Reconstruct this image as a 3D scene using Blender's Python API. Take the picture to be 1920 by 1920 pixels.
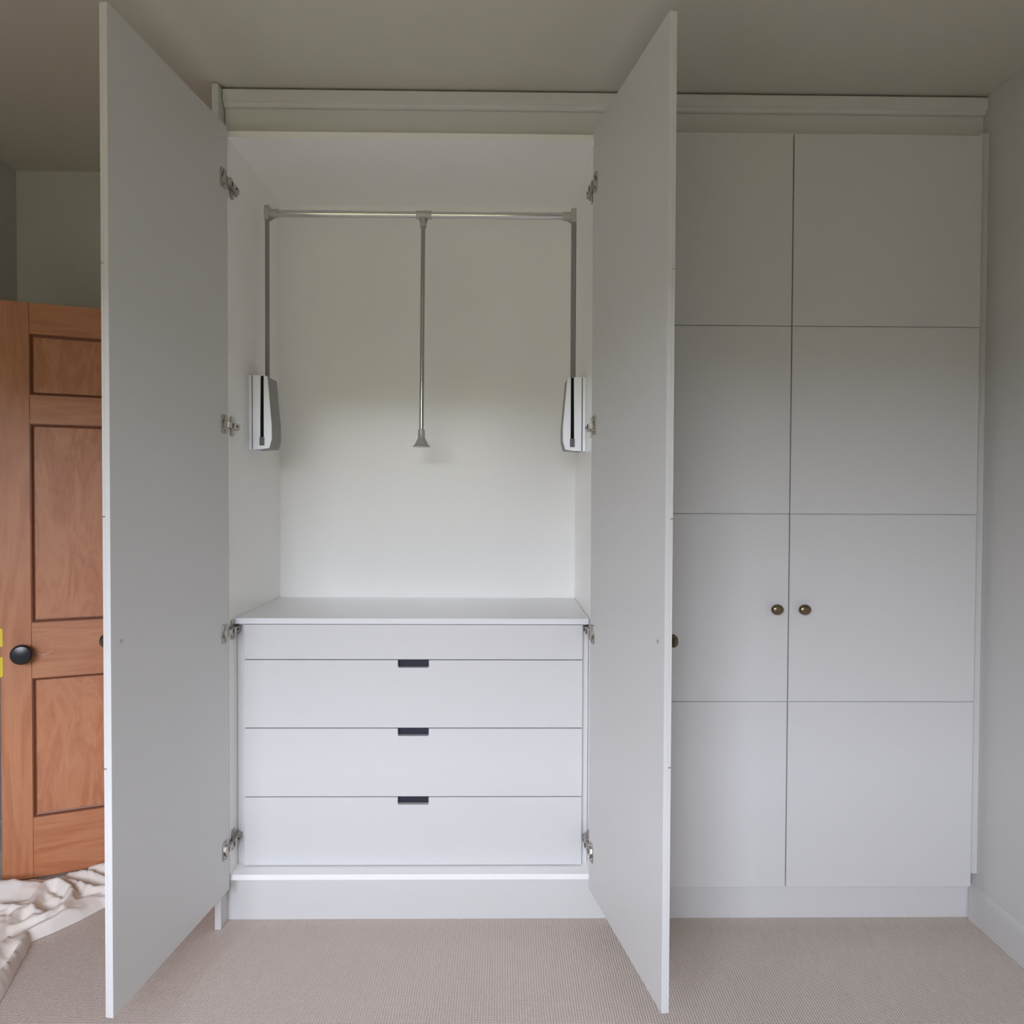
import bpy, bmesh, math, random
from mathutils import Vector, Matrix, noise
C = bpy.context.scene
COL = C.collection
for o in list(bpy.data.objects): bpy.data.objects.remove(o)

# ------------------------------------------------------------------ camera
cam_d = bpy.data.cameras.new('camera'); cam = bpy.data.objects.new('camera', cam_d); COL.objects.link(cam)
C.camera = cam
cam_d.sensor_width = 36; cam_d.lens = 36 * 1418.67 / 1920
cam_d.clip_start = 0.05; cam_d.clip_end = 200
YAW, PITCH, ROLL = 0.0138, -0.0201, 0.0043
cy, sy, cp, sp = math.cos(YAW), math.sin(YAW), math.cos(PITCH), math.sin(PITCH)
F = Vector((sy*cp, cy*cp, sp)); R0 = Vector((cy, -sy, 0)); U0 = R0.cross(F)
Rv = R0*math.cos(ROLL) + U0*math.sin(ROLL); Uv = -R0*math.sin(ROLL) + U0*math.cos(ROLL)
cam.matrix_world = Matrix(((Rv.x, Uv.x, -F.x, 0.0217), (Rv.y, Uv.y, -F.y, -2.1889), (Rv.z, Uv.z, -F.z, 1.2652), (0, 0, 0, 1)))

# ------------------------------------------------------------------ sky, exposure
vs = C.view_settings
vs.view_transform = 'Standard'; vs.look = 'None'; vs.gamma = 1; vs.use_curve_mapping = False
vs.exposure = 0.0
SKY = 29.2
w = bpy.data.worlds.new('overcast_sky'); C.world = w; w.use_nodes = True
nt = w.node_tree; nt.nodes.clear()
out = nt.nodes.new('ShaderNodeOutputWorld'); bg = nt.nodes.new('ShaderNodeBackground')
tc = nt.nodes.new('ShaderNodeTexCoord'); sx = nt.nodes.new('ShaderNodeSeparateXYZ'); cr = nt.nodes.new('ShaderNodeValToRGB')
nt.links.new(tc.outputs['Generated'], sx.inputs[0]); nt.links.new(sx.outputs['Z'], cr.inputs[0])
cr.color_ramp.elements[0].position = 0.0; cr.color_ramp.elements[0].color = (.82, .865, 1.0, 1)
cr.color_ramp.elements[1].position = 0.7; cr.color_ramp.elements[1].color = (.77, .83, 1.0, 1)
nt.links.new(cr.outputs[0], bg.inputs[0]); bg.inputs[1].default_value = SKY
nt.links.new(bg.outputs[0], out.inputs[0])
C.cycles.max_bounces = 14; C.cycles.diffuse_bounces = 10; C.cycles.glossy_bounces = 5
C.cycles.use_denoising = True; C.cycles.sample_clamp_indirect = 6
C.cycles.caustics_reflective = False; C.cycles.caustics_refractive = False
# room and window sizes
XL, XR, YB, YF, ZC = -1.7521, 1.4407, 0.6169, -3.30, 2.4445
WX0, WX1, WZ0, WZ1 = -1.50, 0.10, 0.95, 2.13
pd = bpy.data.lights.new('window_portal', 'AREA'); pd.shape = 'RECTANGLE'; pd.size = WX1-WX0; pd.size_y = WZ1-WZ0
pd.cycles.is_portal = True
po = bpy.data.objects.new('window_portal', pd); COL.objects.link(po)
po.location = ((WX0+WX1)/2, YF-.02, (WZ0+WZ1)/2); po.rotation_euler = (math.pi/2, 0, 0)

# ------------------------------------------------------------------ materials
def nodes(name):
    m = bpy.data.materials.new(name); m.use_nodes = True
    t = m.node_tree; b = t.nodes['Principled BSDF']
    return m, t, b
def paint(name, col, rough=.5, bump=.0, scale=60, spec=.5, metal=0.0, var=0.0):
    m, t, b = nodes(name)
    b.inputs['Roughness'].default_value = rough; b.inputs['Metallic'].default_value = metal
    b.inputs['Specular IOR Level'].default_value = spec
    co = t.nodes.new('ShaderNodeTexCoord'); nz = t.nodes.new('ShaderNodeTexNoise')
    nz.inputs['Scale'].default_value = scale; nz.inputs['Detail'].default_value = 4
    t.links.new(co.outputs['Object'], nz.inputs['Vector'])
    mx = t.nodes.new('ShaderNodeMix'); mx.data_type = 'RGBA'
    mx.inputs[6].default_value = (*[c*(1-var) for c in col], 1); mx.inputs[7].default_value = (*[min(1, c*(1+var)) for c in col], 1)
    t.links.new(nz.outputs['Fac'], mx.inputs[0]); t.links.new(mx.outputs[2], b.inputs['Base Color'])
    if bump:
        bp = t.nodes.new('ShaderNodeBump'); bp.inputs['Strength'].default_value = bump; bp.inputs['Distance'].default_value = .001
        t.links.new(nz.outputs['Fac'], bp.inputs['Height']); t.links.new(bp.outputs[0], b.inputs['Normal'])
    return m
M = {}
M['wall'] = paint('wall_paint', (.545, .535, .515), .8, .25, 90, .3, var=.02)
M['ceiling'] = paint('ceiling_paint', (.56, .54, .47), .85, .2, 70, .3, var=.02)
M['cab'] = paint('cabinet_paint', (.612, .608, .595), .38, .04, 220, .4, var=.01)
M['inner'] = paint('white_board', (.88, .875, .855), .24, .03, 250, .45, var=.01)
M['gloss'] = paint('satin_worktop', (.74, .74, .74), .26, .02, 250, .5, var=.01)
M['dark'] = paint('black_screws_and_shade', (.010, .011, .014), .7, spec=.1)  # near-black for hinge screws and for painted shade in gaps
M['recess_shade'] = paint('painted_recess_shade', (.022, .025, .036), .6, spec=.3)  # near-black paints the unlit space behind the drawer cut-outs
M['chrome'] = paint('polished_steel', (.64, .64, .62), .12, metal=1, var=.02)
M['steel'] = paint('brushed_steel', (.46, .46, .44), .2, metal=1, var=.03)
M['grey_plastic'] = paint('silver_grey_plastic', (.25, .25, .24), .42, .05, 200, .5, var=.03)
M['silver_face'] = paint('silver_cover', (.88, .90, .95), .42, .03, 200, .5, metal=.5, var=.02)
M['joint'] = paint('satin_silver_joint', (.46, .46, .44), .36, metal=.35, var=.02)
M['latch'] = paint('grey_latch', (.16, .16, .17), .5)
M['nickel'] = paint('nickel_plate', (.46, .43, .39), .3, metal=1, var=.06)
M['bronze'] = paint('antique_bronze', (.22, .165, .105), .30, .3, 120, metal=1, var=.35)
M['brass'] = paint('worn_brass', (.75, .48, .24), .3, metal=1, var=.1)
M['black'] = paint('black_ceramic', (.012, .013, .016), .3, var=.1)
M['yellow'] = paint('yellow_tape', (.80, .62, .02), .5, .1, 200, var=.05)
M['upvc'] = paint('white_window_frame', (.8, .8, .8), .4)
M['steel_screw'] = paint('screw_head', (.5, .5, .5), .35, metal=1)
M['grass'] = paint('garden_grass', (.145, .125, .045), .9, .3, 2, .2, var=.4)
M['hedge'] = paint('tree_foliage', (.085, .08, .03), .9, .3, 2, .2, var=.5)

def wood_mat(name, vertical=True, zs=1.0):
    m, t, b = nodes(name)
    co = t.nodes.new('ShaderNodeTexCoord'); mp = t.nodes.new('ShaderNodeMapping')
    mp.inputs['Scale'].default_value = (9, 9, zs) if vertical else (1.1, 9, 10)
    t.links.new(co.outputs['Object'], mp.inputs[0])
    n1 = t.nodes.new('ShaderNodeTexNoise'); n1.inputs['Scale'].default_value = 1.5; n1.inputs['Detail'].default_value = 3; n1.inputs['Distortion'].default_value = 1.2
    t.links.new(mp.outputs[0], n1.inputs['Vector'])
    mlt = t.nodes.new('ShaderNodeMath'); mlt.operation = 'MULTIPLY'; mlt.inputs[1].default_value = 7
    fr = t.nodes.new('ShaderNodeMath'); fr.operation = 'PINGPONG'; fr.inputs[1].default_value = 1
    t.links.new(n1.outputs['Fac'], mlt.inputs[0]); t.links.new(mlt.outputs[0], fr.inputs[0])
    n2 = t.nodes.new('ShaderNodeTexNoise'); n2.inputs['Scale'].default_value = 12; n2.inputs['Detail'].default_value = 6
    t.links.new(mp.outputs[0], n2.inputs['Vector'])
    ad = t.nodes.new('ShaderNodeMath'); ad.operation = 'MULTIPLY_ADD'; ad.inputs[1].default_value = .45
    t.links.new(fr.outputs[0], ad.inputs[0]); 
    hf = t.nodes.new('ShaderNodeMath'); hf.operation = 'MULTIPLY'; hf.inputs[1].default_value = .55
    t.links.new(n2.outputs['Fac'], hf.inputs[0]); t.links.new(hf.outputs[0], ad.inputs[2])
    cr = t.nodes.new('ShaderNodeValToRGB'); e = cr.color_ramp.elements
    e[0].position = .12; e[0].color = (.38, .125, .045, 1); e[1].position = .85; e[1].color = (.54, .24, .11, 1)
    mid = e.new(.5); mid.color = (.48, .185, .08, 1)
    t.links.new(ad.outputs[0], cr.inputs[0])
    # large worn patches
    n3 = t.nodes.new('ShaderNodeTexNoise'); n3.inputs['Scale'].default_value = 3.2; n3.inputs['Detail'].default_value = 3
    t.links.new(co.outputs['Object'], n3.inputs['Vector'])
    r3 = t.nodes.new('ShaderNodeValToRGB'); r3.color_ramp.elements[0].position = .35; r3.color_ramp.elements[1].position = .72
    t.links.new(n3.outputs['Fac'], r3.inputs[0])
    k3 = t.nodes.new('ShaderNodeMath'); k3.operation = 'MULTIPLY'; k3.inputs[1].default_value = .45
    t.links.new(r3.outputs[0], k3.inputs[0])
    mx = t.nodes.new('ShaderNodeMix'); mx.data_type = 'RGBA'; mx.inputs[7].default_value = (.50, .235, .13, 1)
    t.links.new(k3.outputs[0], mx.inputs[0]); t.links.new(cr.outputs[0], mx.inputs[6]); t.links.new(mx.outputs[2], b.inputs['Base Color'])
    b.inputs['Roughness'].default_value = .42
    bp = t.nodes.new('ShaderNodeBump'); bp.inputs['Strength'].default_value = .25; bp.inputs['Distance'].default_value = .001
    t.links.new(ad.outputs[0], bp.inputs['Height']); t.links.new(bp.outputs[0], b.inputs['Normal'])
    return m
M['woodv'] = wood_mat('stripped_pine_upright'); M['woodp'] = wood_mat('flamed_pine_panel', True, 2.6); M['woodh'] = wood_mat('stripped_pine_rail', False)
M['wooddark'] = paint('dark_brown_moulding', (.19, .060, .022), .45, .3, 60, var=.2)  # moulding in a darker brown than the rest of the door
M['woodmark'] = paint('scuffed_pine', (.58, .30, .16), .35, .5, 90, var=.2)

def carpet_mat():
    m, t, b = nodes('ribbed_loop_carpet')
    co = t.nodes.new('ShaderNodeTexCoord'); sp = t.nodes.new('ShaderNodeSeparateXYZ')
    n0 = t.nodes.new('ShaderNodeTexNoise'); n0.inputs['Scale'].default_value = 25; n0.inputs['Detail'].default_value = 2
    t.links.new(co.outputs['Object'], n0.inputs['Vector']); t.links.new(co.outputs['Object'], sp.inputs[0])
    def mth(op, a, b_=None, c=None):
        n = t.nodes.new('ShaderNodeMath'); n.operation = op
        for i, v in enumerate((a, b_, c)):
            if v is None: continue
            if isinstance(v, (int, float)): n.inputs[i].default_value = v
            else: t.links.new(v, n.inputs[i])
        return n.outputs[0]
    xw = mth('MULTIPLY_ADD', n0.outputs['Fac'], .004, sp.outputs['X'])
    rib = mth('SINE', mth('MULTIPLY', xw, 2*math.pi/.0068))
    yw = mth('MULTIPLY_ADD', n0.outputs['Fac'], .012, sp.outputs['Y'])
    lo = mth('SINE', mth('MULTIPLY', yw, 2*math.pi/.0085))
    hgt = mth('MULTIPLY_ADD', lo, .45, rib)
    nf = t.nodes.new('ShaderNodeTexNoise'); nf.inputs['Scale'].default_value = 420; nf.inputs['Detail'].default_value = 3
    t.links.new(co.outputs['Object'], nf.inputs['Vector'])
    hh = mth('MULTIPLY_ADD', nf.outputs['Fac'], 1.6, hgt)
    fac = mth('MULTIPLY_ADD', hh, .19, .30)
    mx = t.nodes.new('ShaderNodeMix'); mx.data_type = 'RGBA'; mx.clamp_factor = True
    mx.inputs[6].default_value = (.48, .40, .345, 1); mx.inputs[7].default_value = (.76, .665, .595, 1)
    t.links.new(fac, mx.inputs[0])
    nl = t.nodes.new('ShaderNodeTexNoise'); nl.inputs['Scale'].default_value = 3; nl.inputs['Detail'].default_value = 3
    t.links.new(co.outputs['Object'], nl.inputs['Vector'])
    m2 = t.nodes.new('ShaderNodeMix'); m2.data_type = 'RGBA'; m2.blend_type = 'MULTIPLY'; m2.inputs[0].default_value = 1
    r = t.nodes.new('ShaderNodeMapRange'); r.inputs[3].default_value = .93; r.inputs[4].default_value = 1.05
    t.links.new(nl.outputs['Fac'], r.inputs[0]); t.links.new(mx.outputs[2], m2.inputs[6]); t.links.new(r.outputs[0], m2.inputs[7])
    t.links.new(m2.outputs[2], b.inputs['Base Color'])
    b.inputs['Roughness'].default_value = .95; b.inputs['Specular IOR Level'].default_value = .15
    bp = t.nodes.new('ShaderNodeBump'); bp.inputs['Strength'].default_value = .5; bp.inputs['Distance'].default_value = .0015
    t.links.new(hh, bp.inputs['Height']); t.links.new(bp.outputs[0], b.inputs['Normal'])
    return m
M['carpet'] = carpet_mat()
M['cloth'] = paint('cotton_dust_sheet', (.80, .735, .665), .9, .5, 500, .2, var=.06)

# ------------------------------------------------------------------ helpers
def box(bm, x0, x1, y0, y1, z0, z1):
    v = [bm.verts.new((x, y, z)) for z in (z0, z1) for y in (y0, y1) for x in (x0, x1)]
    for f in ((0, 2, 3, 1), (4, 5, 7, 6), (0, 1, 5, 4), (2, 6, 7, 3), (0, 4, 6, 2), (1, 3, 7, 5)):
        bm.faces.new([v[i] for i in f])
def prism(bm, pts, axis, a, b):
    """polygon pts extruded along axis from a to b; axis 'y': pts are (x,z); 'x': (y,z); 'z': (x,y)"""
    def P(p, t):
        return {'y': (p[0], t, p[1]), 'x': (t, p[0], p[1]), 'z': (p[0], p[1], t)}[axis]
    A = [bm.verts.new(P(p, a)) for p in pts]; B = [bm.verts.new(P(p, b)) for p in pts]
    bm.faces.new(A); bm.faces.new(B[::-1])
    n = len(pts)
    for i in range(n): bm.faces.new((A[i], B[i], B[(i+1) % n], A[(i+1) % n]))
def lathe(bm, prof, origin, axis, seg=28, ex=1.0, ez=1.0, caps=True):
    """prof: (radius, t) along axis"""
    ax = Vector(axis).normalized(); o = Vector(origin)
    u = ax.orthogonal().normalized()
    if abs(ax.z) < .5: u = ax.cross(Vector((0, 0, 1))).normalized()
    v = ax.cross(u)
    rings = []
    for r, t in prof:
        if r < 1e-6: rings.append([bm.verts.new(o+ax*t)])
        else: rings.append([bm.verts.new(o+ax*t+u*math.cos(2*math.pi*i/seg)*r*ex+v*math.sin(2*math.pi*i/seg)*r*ez) for i in range(seg)])
    for A, B in zip(rings, rings[1:]):
        for i in range(seg):
            j = (i+1) % seg
            if len(A) == 1 and len(B) == 1: continue
            if len(A) == 1: bm.faces.new((A[0], B[i], B[j]))
            elif len(B) == 1: bm.faces.new((A[i], B[0], A[j]))
            else: bm.faces.new((A[i], B[i], B[j], A[j]))
    for r in (rings[0], rings[-1]) if caps else ():
        if len(r) > 1:
            try: bm.faces.new(r)
            except Exception: pass
def cyl(bm, p, q, r, seg=24):
    p, q = Vector(p), Vector(q)
    lathe(bm, [(r, 0), (r, (q-p).length)], p, q-p, seg)
def obj(name, bm, mat, parent=None, bevel=0.0, smooth=False, label=None, seg=2, kind=None):
    bmesh.ops.recalc_face_normals(bm, faces=bm.faces)
    me = bpy.data.meshes.new(name); bm.to_mesh(me); bm.free()
    o = bpy.data.objects.new(name, me); COL.objects.link(o)
    me.materials.append(M[mat] if isinstance(mat, str) else mat)
    if smooth:
        for p in me.polygons: p.use_smooth = True
    if bevel:
        md = o.modifiers.new('bevel', 'BEVEL'); md.width = bevel; md.segments = seg; md.limit_method = 'ANGLE'; md.angle_limit = math.radians(40)
        for p in me.polygons: p.use_smooth = True
        md.harden_normals = True
    if parent is not None: o.parent = parent
    if label: o['label'] = label
    if kind: o['kind'] = kind
    return o
def thing(name, label, cat, loc=(0, 0, 0), rz=0, group=None, kind=None):
    o = bpy.data.objects.new(name, None); COL.objects.link(o); o.location = loc; o.rotation_euler = (0, 0, rz)
    o.empty_display_size = .1
    if label: o['label'] = label
    if cat: o['category'] = cat
    if group: o['group'] = group
    if kind: o['kind'] = kind
    return o
B = bmesh.new
def boxobj(name, dims, mat, parent=None, bevel=0.0, **k):
    bm = B(); box(bm, *dims); return obj(name, bm, mat, parent, bevel, **k)
def smooth_auto(o, ang=35):
    for p in o.data.polygons: p.use_smooth = True
    o.data.set_sharp_from_angle(angle=math.radians(ang))
    return o

# ------------------------------------------------------------------ the room
T = .1
boxobj('floor', (XL-T, XR+T, YF-T, YB+1.6, -.1, 0), 'carpet', kind='structure')
boxobj('ceiling', (XL-T, XR+T, YF-T, YB+1.6, ZC, ZC+.1), 'ceiling', kind='structure')
boxobj('wall_right', (XR, XR+T, YF-T, YB+T, 0, ZC), 'wall', kind='structure')
boxobj('wall_left', (XL-T, XL, YF-T, YB+T, 0, ZC), 'wall', kind='structure')
DH0, DH1, DHT = -1.66, -.905, 1.905            # doorway in the back wall
bm = B(); box(bm, XL, DH0, YB, YB+T, 0, ZC); box(bm, DH1, XR, YB, YB+T, 0, ZC); box(bm, DH0, DH1, YB, YB+T, DHT, ZC)
obj('wall_back', bm, 'wall', kind='structure')
bm = B(); box(bm, XL, WX0, YF-T, YF, 0, ZC); box(bm, WX1, XR, YF-T, YF, 0, ZC)
box(bm, WX0, WX1, YF-T, YF, 0, WZ0); box(bm, WX0, WX1, YF-T, YF, WZ1, ZC)
obj('wall_front', bm, 'wall', kind='structure')
boxobj('wall_hallway', (XL-T, XR+T, YB+1.5, YB+1.6, 0, ZC), 'wall', kind='structure')
bm = B(); box(bm, XL-T, XL, YB+T, YB+1.5, 0, ZC); box(bm, -.2, -.1, YB+T, YB+1.5, 0, ZC); obj('wall_hallway_side', bm, 'wall', kind='structure')
# door lining
bm = B(); box(bm, DH0, DH0+.03, YB-.012, YB+T+.01, 0, DHT); box(bm, DH1-.03, DH1, YB-.0, YB+T+.01, 0, DHT); box(bm, DH0+.03, DH1-.03, YB-.0, YB+T+.01, DHT-.03, DHT)
obj('trim_1', bm, 'wall', bevel=.002, kind='structure')
# window behind the camera
win = thing('window_1', 'white framed window in the wall opposite the wardrobes', None, ((WX0+WX1)/2, YF, WZ0), kind='structure')
hw = (WX1-WX0)/2; hh = WZ1-WZ0
bm = B()
for a in ((-hw, -hw+.05, 0, hh), (hw-.05, hw, 0, hh), (-hw+.05, hw-.05, 0, .05), (-hw+.05, hw-.05, hh-.05, hh), (-.025, .025, .05, hh-.05)):
    box(bm, a[0], a[1], -.09, -.04, a[2], a[3])
obj('window_frame', bm, 'upvc', win, .004)
boxobj('window_sill', (-hw-.04, hw+.04, -.04, .09, -.03, .0), 'upvc', win, .006)
# baseboards
def skirting(name, pts_dir, a, b, fixed, sgn):
    """profile extruded along an axis; fixed = wall coordinate, sgn = into the room"""
    prof = [(0, 0), (.007*sgn, 0), (.007*sgn, .088), (.0062*sgn, .096), (.0042*sgn, .103), (.0015*sgn, .108), (0, .109)]
    bm = B()
    if pts_dir == 'y': prism(bm, [(fixed+p[0], p[1]) for p in prof], 'y', a, b)
    else: prism(bm, [(fixed+p[0], p[1]) for p in prof], 'x', a, b)
    obj(name, bm, 'wall', kind='structure')
skirting('baseboard_right', 'y', YF, .05, XR, -1)
skirting('baseboard_left', 'y', YF, YB-.02, XL, 1)
skirting('baseboard_front', 'x', XL+.02, XR-.02, YF, 1)
# garden outside, unseen; hedge added and sized to mask the low sky
boxobj('ground', (-60, 60, -90, YF-1.2, -3.1, -3), 'grass', kind='structure')
hd = thing('hedge', 'tall unseen hedge added beyond the window to mask the low sky', 'hedge', (0, -26, -3))
bm = B()
nx = 60
def hv(u, s, t):                       # u along, s across profile
    x = -45+90*u; n = noise.noise(Vector((x*.35, s*3, 1)))
    H = 7.7+.7*noise.noise(Vector((x*.18, 0, 5)))
    prof = [(1.6, 0), (1.8, .3), (1.7, .7), (1.1, .95), (0, 1.0), (-1.1, .95), (-1.7, .7), (-1.8, .3), (-1.6, 0)]
    p = prof[s]
    return (x, p[0]*(1+.25*n), H*p[1]*(1+.05*n) if 0 < s < 8 else 0)
g = [[bm.verts.new(hv(i/nx, k, 0)) for k in range(9)] for i in range(nx+1)]
for i in range(nx):
    for k in range(8): bm.faces.new((g[i][k], g[i+1][k], g[i+1][k+1], g[i][k+1]))
obj('foliage', bm, 'hedge', hd, smooth=True)

# ------------------------------------------------------------------ wardrobes
X1, X2, X3, X4, X5 = -.79, -.24, .31, .86, 1.41
ZT, ZB, Z1, Z2, Z3 = 2.3147, .1226, 1.7627, 1.2184, .6701
DT = .0175
SHZ = .1530

def knob_bm(bm, x, z, ysign=-1, y0=0.0):
    prof = [(.0085, -.001), (.0075, .004), (.0065, .008), (.0085, .012), (.0150, .015), (.0172, .018), (.0170, .0215), (.0145, .0252), (.0095, .0278), (.004, .0288), (0, .0290)]
    lathe(bm, prof, (x, y0, z), (0, ysign, 0), 28, ex=1.04, ez=.88)
def hinge_bm(bm, z, fx, ang):
    """hinge in the door's own frame: door inner face at y=DT, hinge edge at x=0, width along fx; ang turns into the carcass frame"""
    zs = z
    # cup flange plate on the inner face
    pts = []
    for (cx_, cz_, a0) in ((.036, .020, 0), (.036, -.020, 270), (.014, -.020, 180), (.014, .020, 90)):
        for k in range(4):
            a = math.radians(a0 + k*30) if a0 in (0,) else math.radians(a0+k*30)
            pts.append((cx_+.006*math.cos(a), cz_+.006*math.sin(a)))
    poly = [(.042, .020), (.040, .0255), (.036, .0275), (.014, .0275), (.010, .0255), (.008, .020), (.008, -.020), (.010, -.0255), (.014, -.0275), (.036, -.0275), (.040, -.0255), (.042, -.020)]
    prism(bm, [(p[0]*fx, zs+p[1]) for p in poly], 'y', DT, DT+.0022)
def metal_box_oriented(bm, o, ax, ay, az, x0, x1, y0, y1, z0, z1):
    vs_ = [o+ax*x+ay*y+az*z for z in (z0, z1) for y in (y0, y1) for x in (x0, x1)]
    v = [bm.verts.new(p) for p in vs_]
    for f in ((0, 2, 3, 1), (4, 5, 7, 6), (0, 1, 5, 4), (2, 6, 7, 3), (0, 4, 6, 2), (1, 3, 7, 5)):
        bm.faces.new([v[i] for i in f])

def cabinet_door(parent, hx, side, angle, w, knob_off, hinges=(), knob=True, side_x=None, gap=.0018):
    """side=+1 door body runs to +x from the hinge when closed, -1 to -x"""
    s = side
    bm = B(); a, b = sorted((s*gap, s*(w-gap)))
    box(bm, a, b, .0060, DT, ZB, ZT)
    d = obj('cabinet_door', bm, 'cab', parent, .0008)
    d.location = (hx-parent.location.x, -parent.location.y, 0); rz = -s*angle if angle else 0
    d.rotation_euler = (0, 0, rz)
    zs = [ZB, Z3, Z2, Z1, ZT]
    for i in range(4):
        z0 = zs[i]+(.0013 if i else 0); z1 = zs[i+1]-(.0013 if i < 3 else 0)
        boxobj('door_panel', (a, b, 0, .0061, z0, z1), 'cab', d, .0006)
    kx = s*(w-.040)
    bm = B(); knob_bm(bm, kx, .9425); smooth_auto(obj('knob', bm, 'bronze', d))
    if angle:
        bm = B(); lathe(bm, [(0.0045, 0), (.0045, .001), (.0025, .0018), (0, .0012)], (kx, DT, .9425), (0, 1, 0), 14); obj('screw', bm, 'steel_screw', d)
    # hinges: cup on the door, arm and plate on the carcass side, written in the door's frame
    rot = Matrix.Rotation(-rz, 3, 'Z')
    for hz in hinges:
        bm = B(); hinge_bm(bm, hz, s, angle)
        cup = Vector((s*.025, DT, hz))
        # raised hinge body over the cup
        prism(bm, [(s*.012, hz-.011), (s*.033, hz-.013), (s*.038, hz), (s*.033, hz+.013), (s*.012, hz+.011)], 'y', DT+.002, DT+.0065)
        for k in (-1, 1): lathe(bm, [(.0042, 0), (.0042, .0030), (.003, .0038), (0, .0032)], (s*.025, DT+.0015, hz+k*.0205), (0, 1, 0), 12)
        # carcass frame axes seen from the door frame
        inn = rot @ Vector((s, 0, 0)); dep = rot @ Vector((0, 1, 0)); up = Vector((0, 0, 1))
        o = rot @ Vector((side_x-hx, 0, 0)); o = Vector((o.x, o.y, hz))
        mb = lambda *q: metal_box_oriented(bm, o, inn, dep, up, *q)
        mb(0, .0040, .036, .058, -.0285, .0285)               # wings of the mounting plate
        mb(0, .0065, .030, .086, -.0095, .0095)             # mounting plate spine
        mb(.0067, .0160, .020, .074, -.0085, .0085)         # arm
        mb(.0040, .0080, .070, .086, -.0060, .0060)
        # knuckle linking arm and cup
        p0 = o+inn*.0105+dep*.026; p1 = Vector((s*.016, DT+.005, hz))
        dd = (p1-p0); L = dd.length; dd.normalize(); nn = up.cross(dd).normalized()
        metal_box_oriented(bm, p0, dd, nn, up, -.004, L, -.0045, .0045, -.0080, .0080)
        h = obj('hinge', bm, 'nickel', d, .0007)
        for t0, r in ((.0485, .0034), (.078, .0036)):
            bm = B(); hp = o+inn*(.0160 if t0 < .06 else .0081)+dep*t0
            lathe(bm, [(r, -.001), (r, .0012), (r*.5, .0013), (0, .0003)], hp, inn, 12)
            obj('hinge_screw', bm, 'dark', d)
        bm = B(); metal_box_oriented(bm, o, inn, dep, up, .0080, .0155, .012, .0225, -.0065, .0065)
        obj('hinge_shade', bm, 'dark', d)  # black block paints the shade beside the hinge arm
    return d

HZL = [.2475, .8710, 1.4680, 2.1600]; HZR = [.2400, .8720, 1.4700, 2.1580]
def carcass(t, xa, xb):
    ox, oy = t.location.x, t.location.y
    boxobj('side_panel', (xa-ox, xa+.018-ox, .02-oy, .5315-oy, SHZ-.0163, ZT), 'inner', t, .0006)
    boxobj('side_panel', (xb-.018-ox, xb-ox, .02-oy, .5315-oy, SHZ-.0163, ZT), 'inner', t, .0006)
    boxobj('top_panel', (xa+.018-ox, xb-.018-ox, .0205-oy, .5315-oy, ZT-.018, ZT-.0002), 'inner', t, .0006)
    boxobj('base_board', (xa+.018-ox, xb-.018-ox, .019-oy, .5315-oy, SHZ-.0165, SHZ), 'inner', t, .0012)
    boxobj('back_panel', (xa-ox, xb-ox, .5315-oy, .539-oy, SHZ-.0163, ZT), 'inner', t)
XA, XB = -.7895, .3040
wl = thing('wardrobe', 'tall built-in wardrobe standing open, showing its white inside with drawers and rail', 'wardrobe', ((XA+XB)/2, .27, 0))
carcass(wl, XA, XB)
cabinet_door(wl, X1+.0088, 1, 1.6612+.016, .55, .04, HZL, side_x=XA+.018)
cabinet_door(wl, X3-.0130, -1, 1.7307+.0235, .55, .04, HZR, side_x=XB-.018)
boxobj('end_panel', (-.8082-wl.location.x, -.7900-wl.location.x, 0-wl.location.y, YB-.001-wl.location.y, 0.001, 2.4385), 'cab', wl, .0008)
wr = thing('wardrobe', 'tall built-in wardrobe with both doors closed, beside the right wall', 'wardrobe', ((.306+X5)/2, .27, 0))
carcass(wr, .3060, X5)
cabinet_door(wr, X3, 1, 0, .55, .04)
cabinet_door(wr, X5, -1, 0, .55, .04)
boxobj('filler_strip', (X5+.0015-wr.location.x, XR-.0005-wr.location.x, .021-.27, .039-.27, .1506, 2.3315), 'cab', wr, .0006)

# plinth under both wardrobes
boxobj('plinth', (-.7895, XR-.004, .0547, .0727, .0005, .1360), 'cab', None, .0006)
pl = bpy.data.objects['plinth']; pl['label'] = 'long white plinth board running along the carpet under both wardrobes'; pl['category'] = 'plinth'
# cornice above both wardrobes
cn = thing('cornice', 'long stepped cornice running under the ceiling above both wardrobes', 'cornice', (.32, .027, 2.3147))
ox, oy, oz = cn.location
boxobj('frieze', (-.7880-ox, XR-.001-ox, .048-oy, .066-oy, .0005, 2.3925-oz), 'cab', cn, .0006)
bm = B(); x0, x1 = -.7885-ox, XR-.001-ox
prism(bm, [(.0-.0, 2.4375-oz), (0, 2.4060-oz), (.0025, 2.4046-oz), (.008, 2.4040-oz), (.0095, 2.3935-oz), (.0125, 2.3920-oz), (.0205, 2.3920-oz), (.0205, 2.4050-oz), (.006, 2.4100-oz), (.006, 2.4375-oz)], 'x', x0, x1)
obj('moulding', bm, 'cab', cn, .0006)

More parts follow.
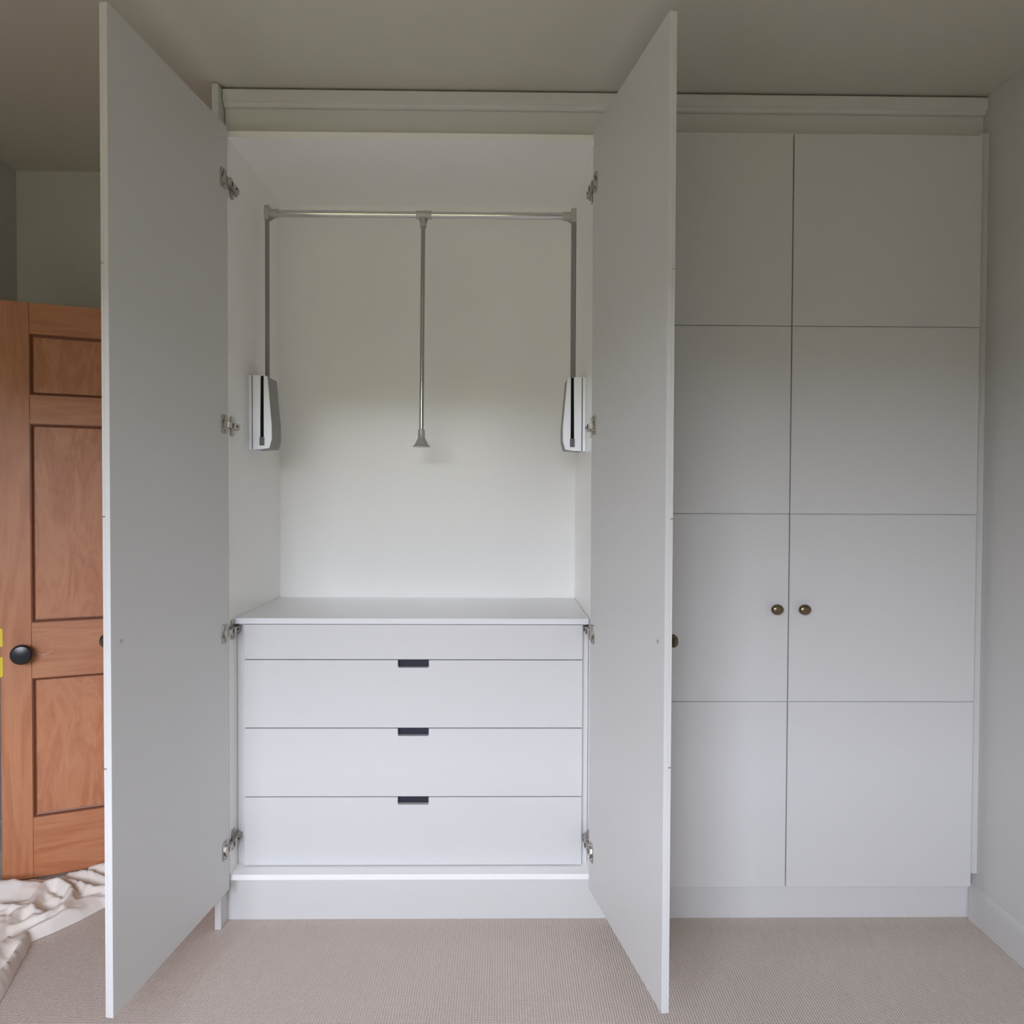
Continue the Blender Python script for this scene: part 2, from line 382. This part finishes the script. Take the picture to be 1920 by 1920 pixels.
# ------------------------------------------------------------------ drawer chest inside the open wardrobe
CX0, CX1 = -.7712, .2857
ch = thing('drawer_chest', 'white four-drawer chest with dark cut-out pulls built into the open wardrobe', 'drawers', ((CX0+CX1)/2, .28, SHZ))
ox, oy, oz = ch.location
def cb(name, x0, x1, y0, y1, z0, z1, mat='cab', par=ch, bev=.0008): return boxobj(name, (x0-ox, x1-ox, y0-oy, y1-oy, z0-oz, z1-oz), mat, par, bev)
cb('worktop', CX0+.0006, CX1-.0006, .0600, .5310, .8843, .9018, 'gloss', bev=.0012)
cb('side_panel', CX0+.0006, CX0+.0300, .0885, .5310, SHZ+.0002, .8840)
cb('side_panel', CX1-.0220, CX1-.0006, .0885, .5310, SHZ+.0002, .8840)
DX0, DX1 = -.7455, .2668
zrows = [(.1562, .3614), (.3640, .5690), (.5716, .7748), (.7772, .8812)]
NX0, NX1, ND = -.2867, -.1942, .0225
for i, (z0, z1) in enumerate(zrows):
    x0, x1 = DX0-ox, DX1-ox; a, b = z0-oz, z1-oz
    bm = B()
    if i < 3:
        n0, n1, r = NX0-ox, NX1-ox, .005
        pts = [(x0, a), (x1, a), (x1, b), (n1, b), (n1, b-ND+r)]
        pts += [(n1-r+r*math.cos(t), b-ND+r-r*math.sin(t)) for t in [math.pi/2*k/4 for k in range(1, 5)]]
        pts += [(n0+r-r*math.sin(t), b-ND+r-r*math.cos(t)) for t in [math.pi/2*k/4 for k in range(0, 5)]]
        pts += [(n0, b), (x0, b)]
    else: pts = [(x0, a), (x1, a), (x1, b), (x0, b)]
    prism(bm, pts, 'y', .0700-oy, .0880-oy)
    d = obj('drawer', bm, 'cab', ch, .0012)
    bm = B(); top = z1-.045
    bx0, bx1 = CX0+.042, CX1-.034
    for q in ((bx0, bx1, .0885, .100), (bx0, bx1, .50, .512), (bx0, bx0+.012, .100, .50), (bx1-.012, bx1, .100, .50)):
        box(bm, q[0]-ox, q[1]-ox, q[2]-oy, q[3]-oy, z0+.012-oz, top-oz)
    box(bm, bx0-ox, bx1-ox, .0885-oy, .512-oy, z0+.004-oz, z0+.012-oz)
    obj('drawer_box', bm, 'recess_shade', d)  # box coloured near-black so the cut-outs look unlit
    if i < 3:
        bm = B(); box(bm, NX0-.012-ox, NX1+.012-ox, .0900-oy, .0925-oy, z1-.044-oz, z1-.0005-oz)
        obj('pull_shade', bm, 'recess_shade', d, label='dark plate painting the shade behind a finger-pull cut-out')  # dark plate stands in for shade inside the drawer

# ------------------------------------------------------------------ pull-down hanging rail
SXL, SXR = XA+.018, XB-.018
rl = thing('hanging_rail', 'pull-down hanging rail of silver tube spanning the top of the open wardrobe', 'clothes rail', (-.243, .27, 1.40))
ox, oy, oz = rl.location
def L(x, y, z): return (x-ox, y-oy, z-oz)
RY, RZ = .27, 2.1715
AXL, AXR = -.7335, .2510
bm = B(); cyl(bm, L(-.70, RY, RZ), L(-.4288, RY, RZ), .0112); cyl(bm, L(.0, RY, RZ), L(.222, RY, RZ), .0112)
cyl(bm, L(-.4288, RY, RZ), L(0, RY, RZ), .0100); smooth_auto(obj('rail_tube', bm, 'chrome', rl))
bm = B(); cyl(bm, L(-.2570, RY, RZ), L(-.2075, RY, RZ), .0128); cyl(bm, L(-.2343, RY, RZ), L(-.2343, RY, 2.1330), .0098)
lathe(bm, [(.0105, 0), (.0105, .004)], L(-.2343, RY, 2.1310), (0, 0, 1), 24)
prism(bm, [(-.2500-ox, RZ-.010-oz), (-.2185-ox, RZ-.010-oz), (-.2250-ox, 2.142-oz), (-.2435-ox, 2.142-oz)], 'y', .005, .007)
smooth_auto(obj('tee_joint', bm, 'joint', rl))
for sx_, ax in ((1, AXL), (-1, AXR)):
    bm = B()
    prism(bm, [(-.0125, 2.1500-oz), (.0125, 2.1500-oz), (.0140, 2.158-oz), (.0140, 2.188-oz), (.009, 2.195-oz), (-.009, 2.195-oz), (-.0140, 2.188-oz), (-.0140, 2.158-oz)], 'x', ax-.0080-ox, ax+.0080-ox)
    cyl(bm, L(ax+sx_*.006, RY, RZ), L(ax+sx_*.0350, RY, RZ), .0138)
    prism(bm, [(ax+sx_*.006-ox, RZ-.012-oz), (ax+sx_*.026-ox, RZ-.012-oz), (ax+sx_*.010-ox, 2.150-oz), (ax+sx_*.006-ox, 2.150-oz)], 'y', .004, .006)
    smooth_auto(obj('corner_joint', bm, 'joint', rl, .0008), 30)
    bm = B(); lathe(bm, [(.0078, 0), (.0078, 2.152-1.55)], L(ax, RY-.004, 1.55), (0, 0, 1), 20, ex=.80, ez=1.25); smooth_auto(obj('arm', bm, 'grey_plastic', rl))
bm = B(); cyl(bm, L(-.2343, RY, 2.132), L(-.2386, RY, 1.4800), .0070)
pr = smooth_auto(obj('pull_rod', bm, 'steel', rl))
bm = B(); lathe(bm, [(.0078, .0565), (.0112, .0545), (.0112, .0300), (.0125, .0265), (.0225, .0065), (.0290, .0020), (.0292, .0006), (.0275, 0), (0, 0)], L(-.2386, RY, 1.4255), (0, 0, 1), 32)
smooth_auto(obj('bell_grip', bm, 'joint', pr), 25)
BY = .194
for s, sd in ((1, SXL), (-1, SXR)):
    X = lambda u: sd+s*u-ox
    bm = B()
    prism(bm, [(X(.0), 1.4085-oz), (X(.0), 1.6430-oz), (X(.0110), 1.6430-oz), (X(.0110), 1.4085-oz)], 'y', BY-oy, BY+.105-oy)
    bx = obj('spring_box', bm, 'silver_face', rl, .0012, label='silver wall-side spring housing of the rail arm')
    bm = B()
    prism(bm, [(X(.0110), 1.4110-oz), (X(.0110), 1.6415-oz), (X(.0585), 1.6385-oz), (X(.0715), 1.4860-oz), (X(.0715), 1.4420-oz), (X(.0640), 1.4146-oz)], 'y', BY+.0045-oy, BY+.105-oy)
    obj('housing', bm, 'grey_plastic', bx, .0008)
    bm = B()
    prism(bm, [(X(.0135), 1.4100-oz), (X(.0135), 1.6420-oz), (X(.0385), 1.6415-oz), (X(.0365), 1.4230-oz), (X(.0365), 1.4105-oz)], 'y', BY-oy, BY+.0045-oy)
    prism(bm, [(X(.0480), 1.6405-oz), (X(.0590), 1.6392-oz), (X(.0720), 1.4860-oz), (X(.0720), 1.4415-oz), (X(.0645), 1.4150-oz), (X(.0480), 1.4150-oz)], 'y', BY-oy, BY+.0045-oy)
    prism(bm, [(X(.0365), 1.4105-oz), (X(.0365), 1.4225-oz), (X(.0480), 1.4225-oz), (X(.0480), 1.4150-oz), (X(.0645), 1.4150-oz), (X(.0640), 1.4146-oz)], 'y', BY-oy, BY+.0045-oy)
    obj('front_cover', bm, 'silver_face', bx, .0006)
    bm = B(); box(bm, *sorted((X(.0370), X(.0490))), BY+.0030-oy, BY+.0043-oy, 1.4400-oz, 1.6402-oz); box(bm, *sorted((X(.0112), X(.0134))), BY+.0025-oy, BY+.0043-oy, 1.411-oz, 1.641-oz)
    obj('slot_shade', bm, 'dark', bx)  # black strips paint the shade inside the slot and side groove
    bm = B(); box(bm, *sorted((X(.0350), X(.0500))), BY-.003-oy, BY+.003-oy, 1.4225-oz, 1.4490-oz); obj('latch', bm, 'latch', bx, .001)

# ------------------------------------------------------------------ wooden room door
TH = math.radians(23)
dr = thing('door_1', 'stripped orange-brown panelled wooden door standing ajar behind the left cabinet door', None, (-1.586, .2525, .010), TH, kind='structure')
DW, DHh, DTk = .742, 1.876, .038
PX0, PX1 = .0865, DW-.0865
rows = [(0, .198), (.657, .838), (1.486, 1.578), (1.776, DHh)]
boxobj('stile', (0, PX0, 0, DTk, 0, DHh), 'woodv', dr, .0015)
boxobj('stile', (PX1, DW, 0, DTk, 0, DHh), 'woodv', dr, .0015)
for a, b in rows: boxobj('rail', (PX0+.0004, PX1-.0004, .0006, DTk-.0006, a, b), 'woodh', dr, .0008)
for (a, b) in ((.198, .657), (.838, 1.486), (1.578, 1.776)):
    boxobj('door_panel', (PX0-.002, PX1+.002, .0125, DTk-.0125, a-.002, b+.002), 'woodp', dr)
    bm = B()   # quarter-round panel moulding, mitred
    prof = [(0, .0030), (.0030, .0030), (.0055, .0065), (.0060, .0095), (.0100, .0110), (.0100, .0126), (0, .0126)]
    loops = []
    for d_, y_ in prof:
        loops.append([bm.verts.new(p) for p in ((PX0+d_, y_, a+d_), (PX1-d_, y_, a+d_), (PX1-d_, y_, b-d_), (PX0+d_, y_, b-d_))])
    for i in range(len(loops)):
        A, Bq = loops[i], loops[(i+1) % len(loops)]
        for j in range(4):
            k = (j+1) % 4
            bm.faces.new((A[j], A[k], Bq[k], Bq[j]))
    obj('panel_moulding', bm, 'wooddark', dr)
# knob with brass neck
bm = B(); lathe(bm, [(.016, 0), (.0175, .004), (.0105, .012), (.0095, .020), (.0150, .026), (.0245, .030)], (.0655, 0, .7445), (0, -1, 0), 28)
kb = smooth_auto(obj('door_knob', bm, 'brass', dr, label='brass neck and black knob on the wooden door'))
bm = B(); lathe(bm, [(.0245, .029), (.0305, .033), (.0325, .041), (.0315, .050), (.0270, .056), (.0140, .0590), (0, .0595)], (.0655, 0, .7445), (0, -1, 0), 32)
smooth_auto(obj('knob_grip', bm, 'black', kb))
bm = B(); lathe(bm, [(.0262, 0), (.0278, .0005), (.0292, 0)], (.1190, -.0002, .7590), (0, -1, 0), 36, caps=False)
obj('rosette_mark', bm, 'woodmark', dr, label='round scuff left by an old door plate')
# yellow tape around the latch edge
for z0, z1, ch_ in ((.6680, .7330, -1), (.7670, .8265, 1)):
    e = .007
    pts = [(-.0008, z0), (.0072, z0), (.0072, z1-.006), (.0030, z1), (-.0008, z1)] if ch_ > 0 else [(-.0008, z0), (.0030, z0), (.0072, z0+.006), (.0072, z1), (-.0008, z1)]
    bm = B(); prism(bm, pts, 'y', -.0009, -.0001); box(bm, -.0009, -.0001, -.0009, DTk*.9, z0, z1)
    obj('tape', bm, 'yellow', dr, label='yellow tape wrapped round the door edge')

# ------------------------------------------------------------------ dust sheet on the floor
def dust_sheet():
    poly = [(-1.744, .20), (-1.744, -.66), (-1.36, -.68), (-1.19, -.52), (-1.204, -.3976), (-1.2211, -.314), (-1.2497, -.218), (-1.2718, -.150), (-1.2800, -.114), (-1.3021, -.054),
            (-1.2667, -.0125), (-1.2251, .050), (-1.1907, .120), (-1.10, .185), (-.99, .25), (-.93, .33), (-.935, .50), (-1.05, .475), (-1.20, .405), (-1.35, .335), (-1.47, .285), (-1.60, .235)]
    n = len(poly)
    def sd(x, y):
        dmin, ins, q = 9, False, None
        for i in range(n):
            x0, y0 = poly[i]; x1, y1 = poly[(i+1) % n]
            dx, dy = x1-x0, y1-y0; t = max(0, min(1, ((x-x0)*dx+(y-y0)*dy)/(dx*dx+dy*dy)))
            e = math.hypot(x-x0-dx*t, y-y0-dy*t)
            if e < dmin: dmin = e; q = (x0+dx*t, y0+dy*t)
            if (y0 > y) != (y1 > y) and x < (x1-x0)*(y-y0)/(y1-y0)+x0: ins = not ins
        return (dmin if ins else -dmin), q
    RG = [([(-1.74, .00), (-1.5105, .032), (-1.4595, .049), (-1.388, .060), (-1.338, .043)], .034, .030, .5),
          ([(-1.46, -.30), (-1.415, -.16), (-1.4008, -.04), (-1.3935, .032), (-1.3705, .058)], .036, .028, .5),
          ([(-1.55, -.40), (-1.50, -.2), (-1.47, -.08), (-1.43, .02)], .030, .030, .6),
          ([(-1.2132, .1636), (-1.2497, .0954), (-1.268, .0027), (-1.305, -.0592), (-1.335, -.1592), (-1.36, -.25), (-1.37, -.40)], .028, .034, 1.0),
          ([(-1.3584, .043), (-1.3908, .111), (-1.3952, .165), (-1.3647, .182), (-1.318, .152), (-1.2817, .0995), (-1.2705, .0424)], .050, .018, 1.0),
          ([(-1.395, .155), (-1.33, .12), (-1.29, .06), (-1.30, .012), (-1.345, .02)], .030, .016, 1.0),
          ([(-1.3825, .237), (-1.302, .190), (-1.2463, .1638), (-1.12, .1735)], .040, .016, .6),
          ([(-1.3811, .265), (-1.3184, .2505), (-1.2321, .2161), (-1.10, .20)], .044, .013, .6),
          ([(-1.33, .29), (-1.25, .275), (-1.16, .25), (-1.02, .26)], .052, .016, .6),
          ([(-1.30, .33), (-1.20, .325), (-1.10, .30), (-1.0, .34)], .050, .018, .7),
          ([(-1.2649, .066), (-1.242, .1105), (-1.1885, .142), (-1.1, .20)], .020, .014, .6),
          ([(-1.300, -.10), (-1.280, -.17), (-1.262, -.251), (-1.240, -.34), (-1.235, -.50)], .034, .013, .8),
          ([(-1.335, -.10), (-1.325, -.195), (-1.300, -.27), (-1.29, -.345), (-1.28, -.52)], .046, .016, .7),
          ([(-1.74, .135), (-1.593, .153), (-1.5357, .165), (-1.4757, .172), (-1.44, .18)], .050, .048, 1.0),
          ([(-1.36, .045), (-1.31, .02), (-1.27, .03)], .022, .010, .8)]
    rr = random.Random(11)
    for k in range(17):
        x = rr.uniform(-1.60, -1.24); y = rr.uniform(-.40, .20); a = math.radians(rr.uniform(200, 262)); L_ = rr.uniform(.16, .36)
        c_ = rr.uniform(-.5, .5)
        RG.append(([(x, y), (x+math.cos(a)*L_/2, y+math.sin(a)*L_/2), (x+math.cos(a)*L_/2+math.cos(a+c_)*L_/2, y+math.sin(a)*L_/2+math.sin(a+c_)*L_/2)], rr.uniform(.012, .024), rr.uniform(.011, .020), rr.uniform(.4, .8)))
    def ridge(x, y, pts, h, wd, asym, k):
        best = 0
        jx = .010*noise.noise(Vector((x*10, y*10, k*3.1))); jy = .010*noise.noise(Vector((x*10, y*10, k*3.1+50)))
        x += jx; y += jy
        m = len(pts)-1
        for i in range(m):
            x0, y0 = pts[i]; x1, y1 = pts[i+1]; dx, dy = x1-x0, y1-y0
            t = max(0, min(1, ((x-x0)*dx+(y-y0)*dy)/(dx*dx+dy*dy)))
            d = math.hypot(x-x0-dx*t, y-y0-dy*t)
            u = (i+t)/m; taper = .5+.5*math.sin(math.pi*min(1, max(0, .12+.76*u)))
            side = (dx*(y-y0)-dy*(x-x0)) > 0
            w_ = wd*(1.0 if side else asym)
            best = max(best, h*taper*math.exp(-abs(d/w_)**1.7))
        return best
    st = .0052
    x_a, y_a = -1.745, -.685
    NI, NJ = int(.83/st)+1, int(1.20/st)+1
    bm = B(); G = {}
    for i in range(NI):
        for j in range(NJ):
            x, y = x_a+st*i, y_a+st*j
            d, q = sd(x, y)
            if d < -st*1.6: continue
            if d < 0: x, y = q; d = 0
            m = min(1, d/.012); m = m*(2-m)
            R_ = sorted([ridge(x, y, p, h, wd, a_, k) for k, (p, h, wd, a_) in enumerate(RG)], reverse=True)
            h = R_[0]+.16*R_[1]
            a = noise.noise(Vector((x*7+y*4, y*5-x*2, 1.3)))
            cr_ = .006*max(0, 1-abs(noise.noise(Vector((x*10+y*5, y*16-x*9, 4))))*4.5)+.0010*(1-abs(noise.noise(Vector((x*45, y*38, 9))))*2)
            h += .009+.007*a+cr_
            dh = math.hypot((x+1.330)/.034, (y-.085)/.026); h -= .030*math.exp(-dh*dh)
            nd = -(x+1.586)*math.sin(TH)+(y-.2525)*math.cos(TH)
            lim = .009 if nd > -.006 else .009+1.9*max(0, -nd-.006)
            zz = min(max(h, .004)*m+.0012, lim)
            G[i, j] = bm.verts.new((x, y, zz))
    for (i, j), v in G.items():
        q = (G.get((i+1, j)), G.get((i+1, j+1)), G.get((i, j+1)))
        if all(q): bm.faces.new((v, *q))
    bmesh.ops.remove_doubles(bm, verts=bm.verts, dist=.0006)
    bmesh.ops.delete(bm, geom=[v for v in bm.verts if not v.link_faces], context='VERTS')
    bmesh.ops.smooth_vert(bm, verts=[v for v in bm.verts if not v.is_boundary], factor=.4, use_axis_x=True, use_axis_y=True, use_axis_z=True)
    o = obj('dust_sheet', bm, 'cloth', smooth=True)
    o['label'] = 'crumpled cream cotton dust sheet heaped on the carpet below the wooden door'; o['category'] = 'dust sheet'
dust_sheet()
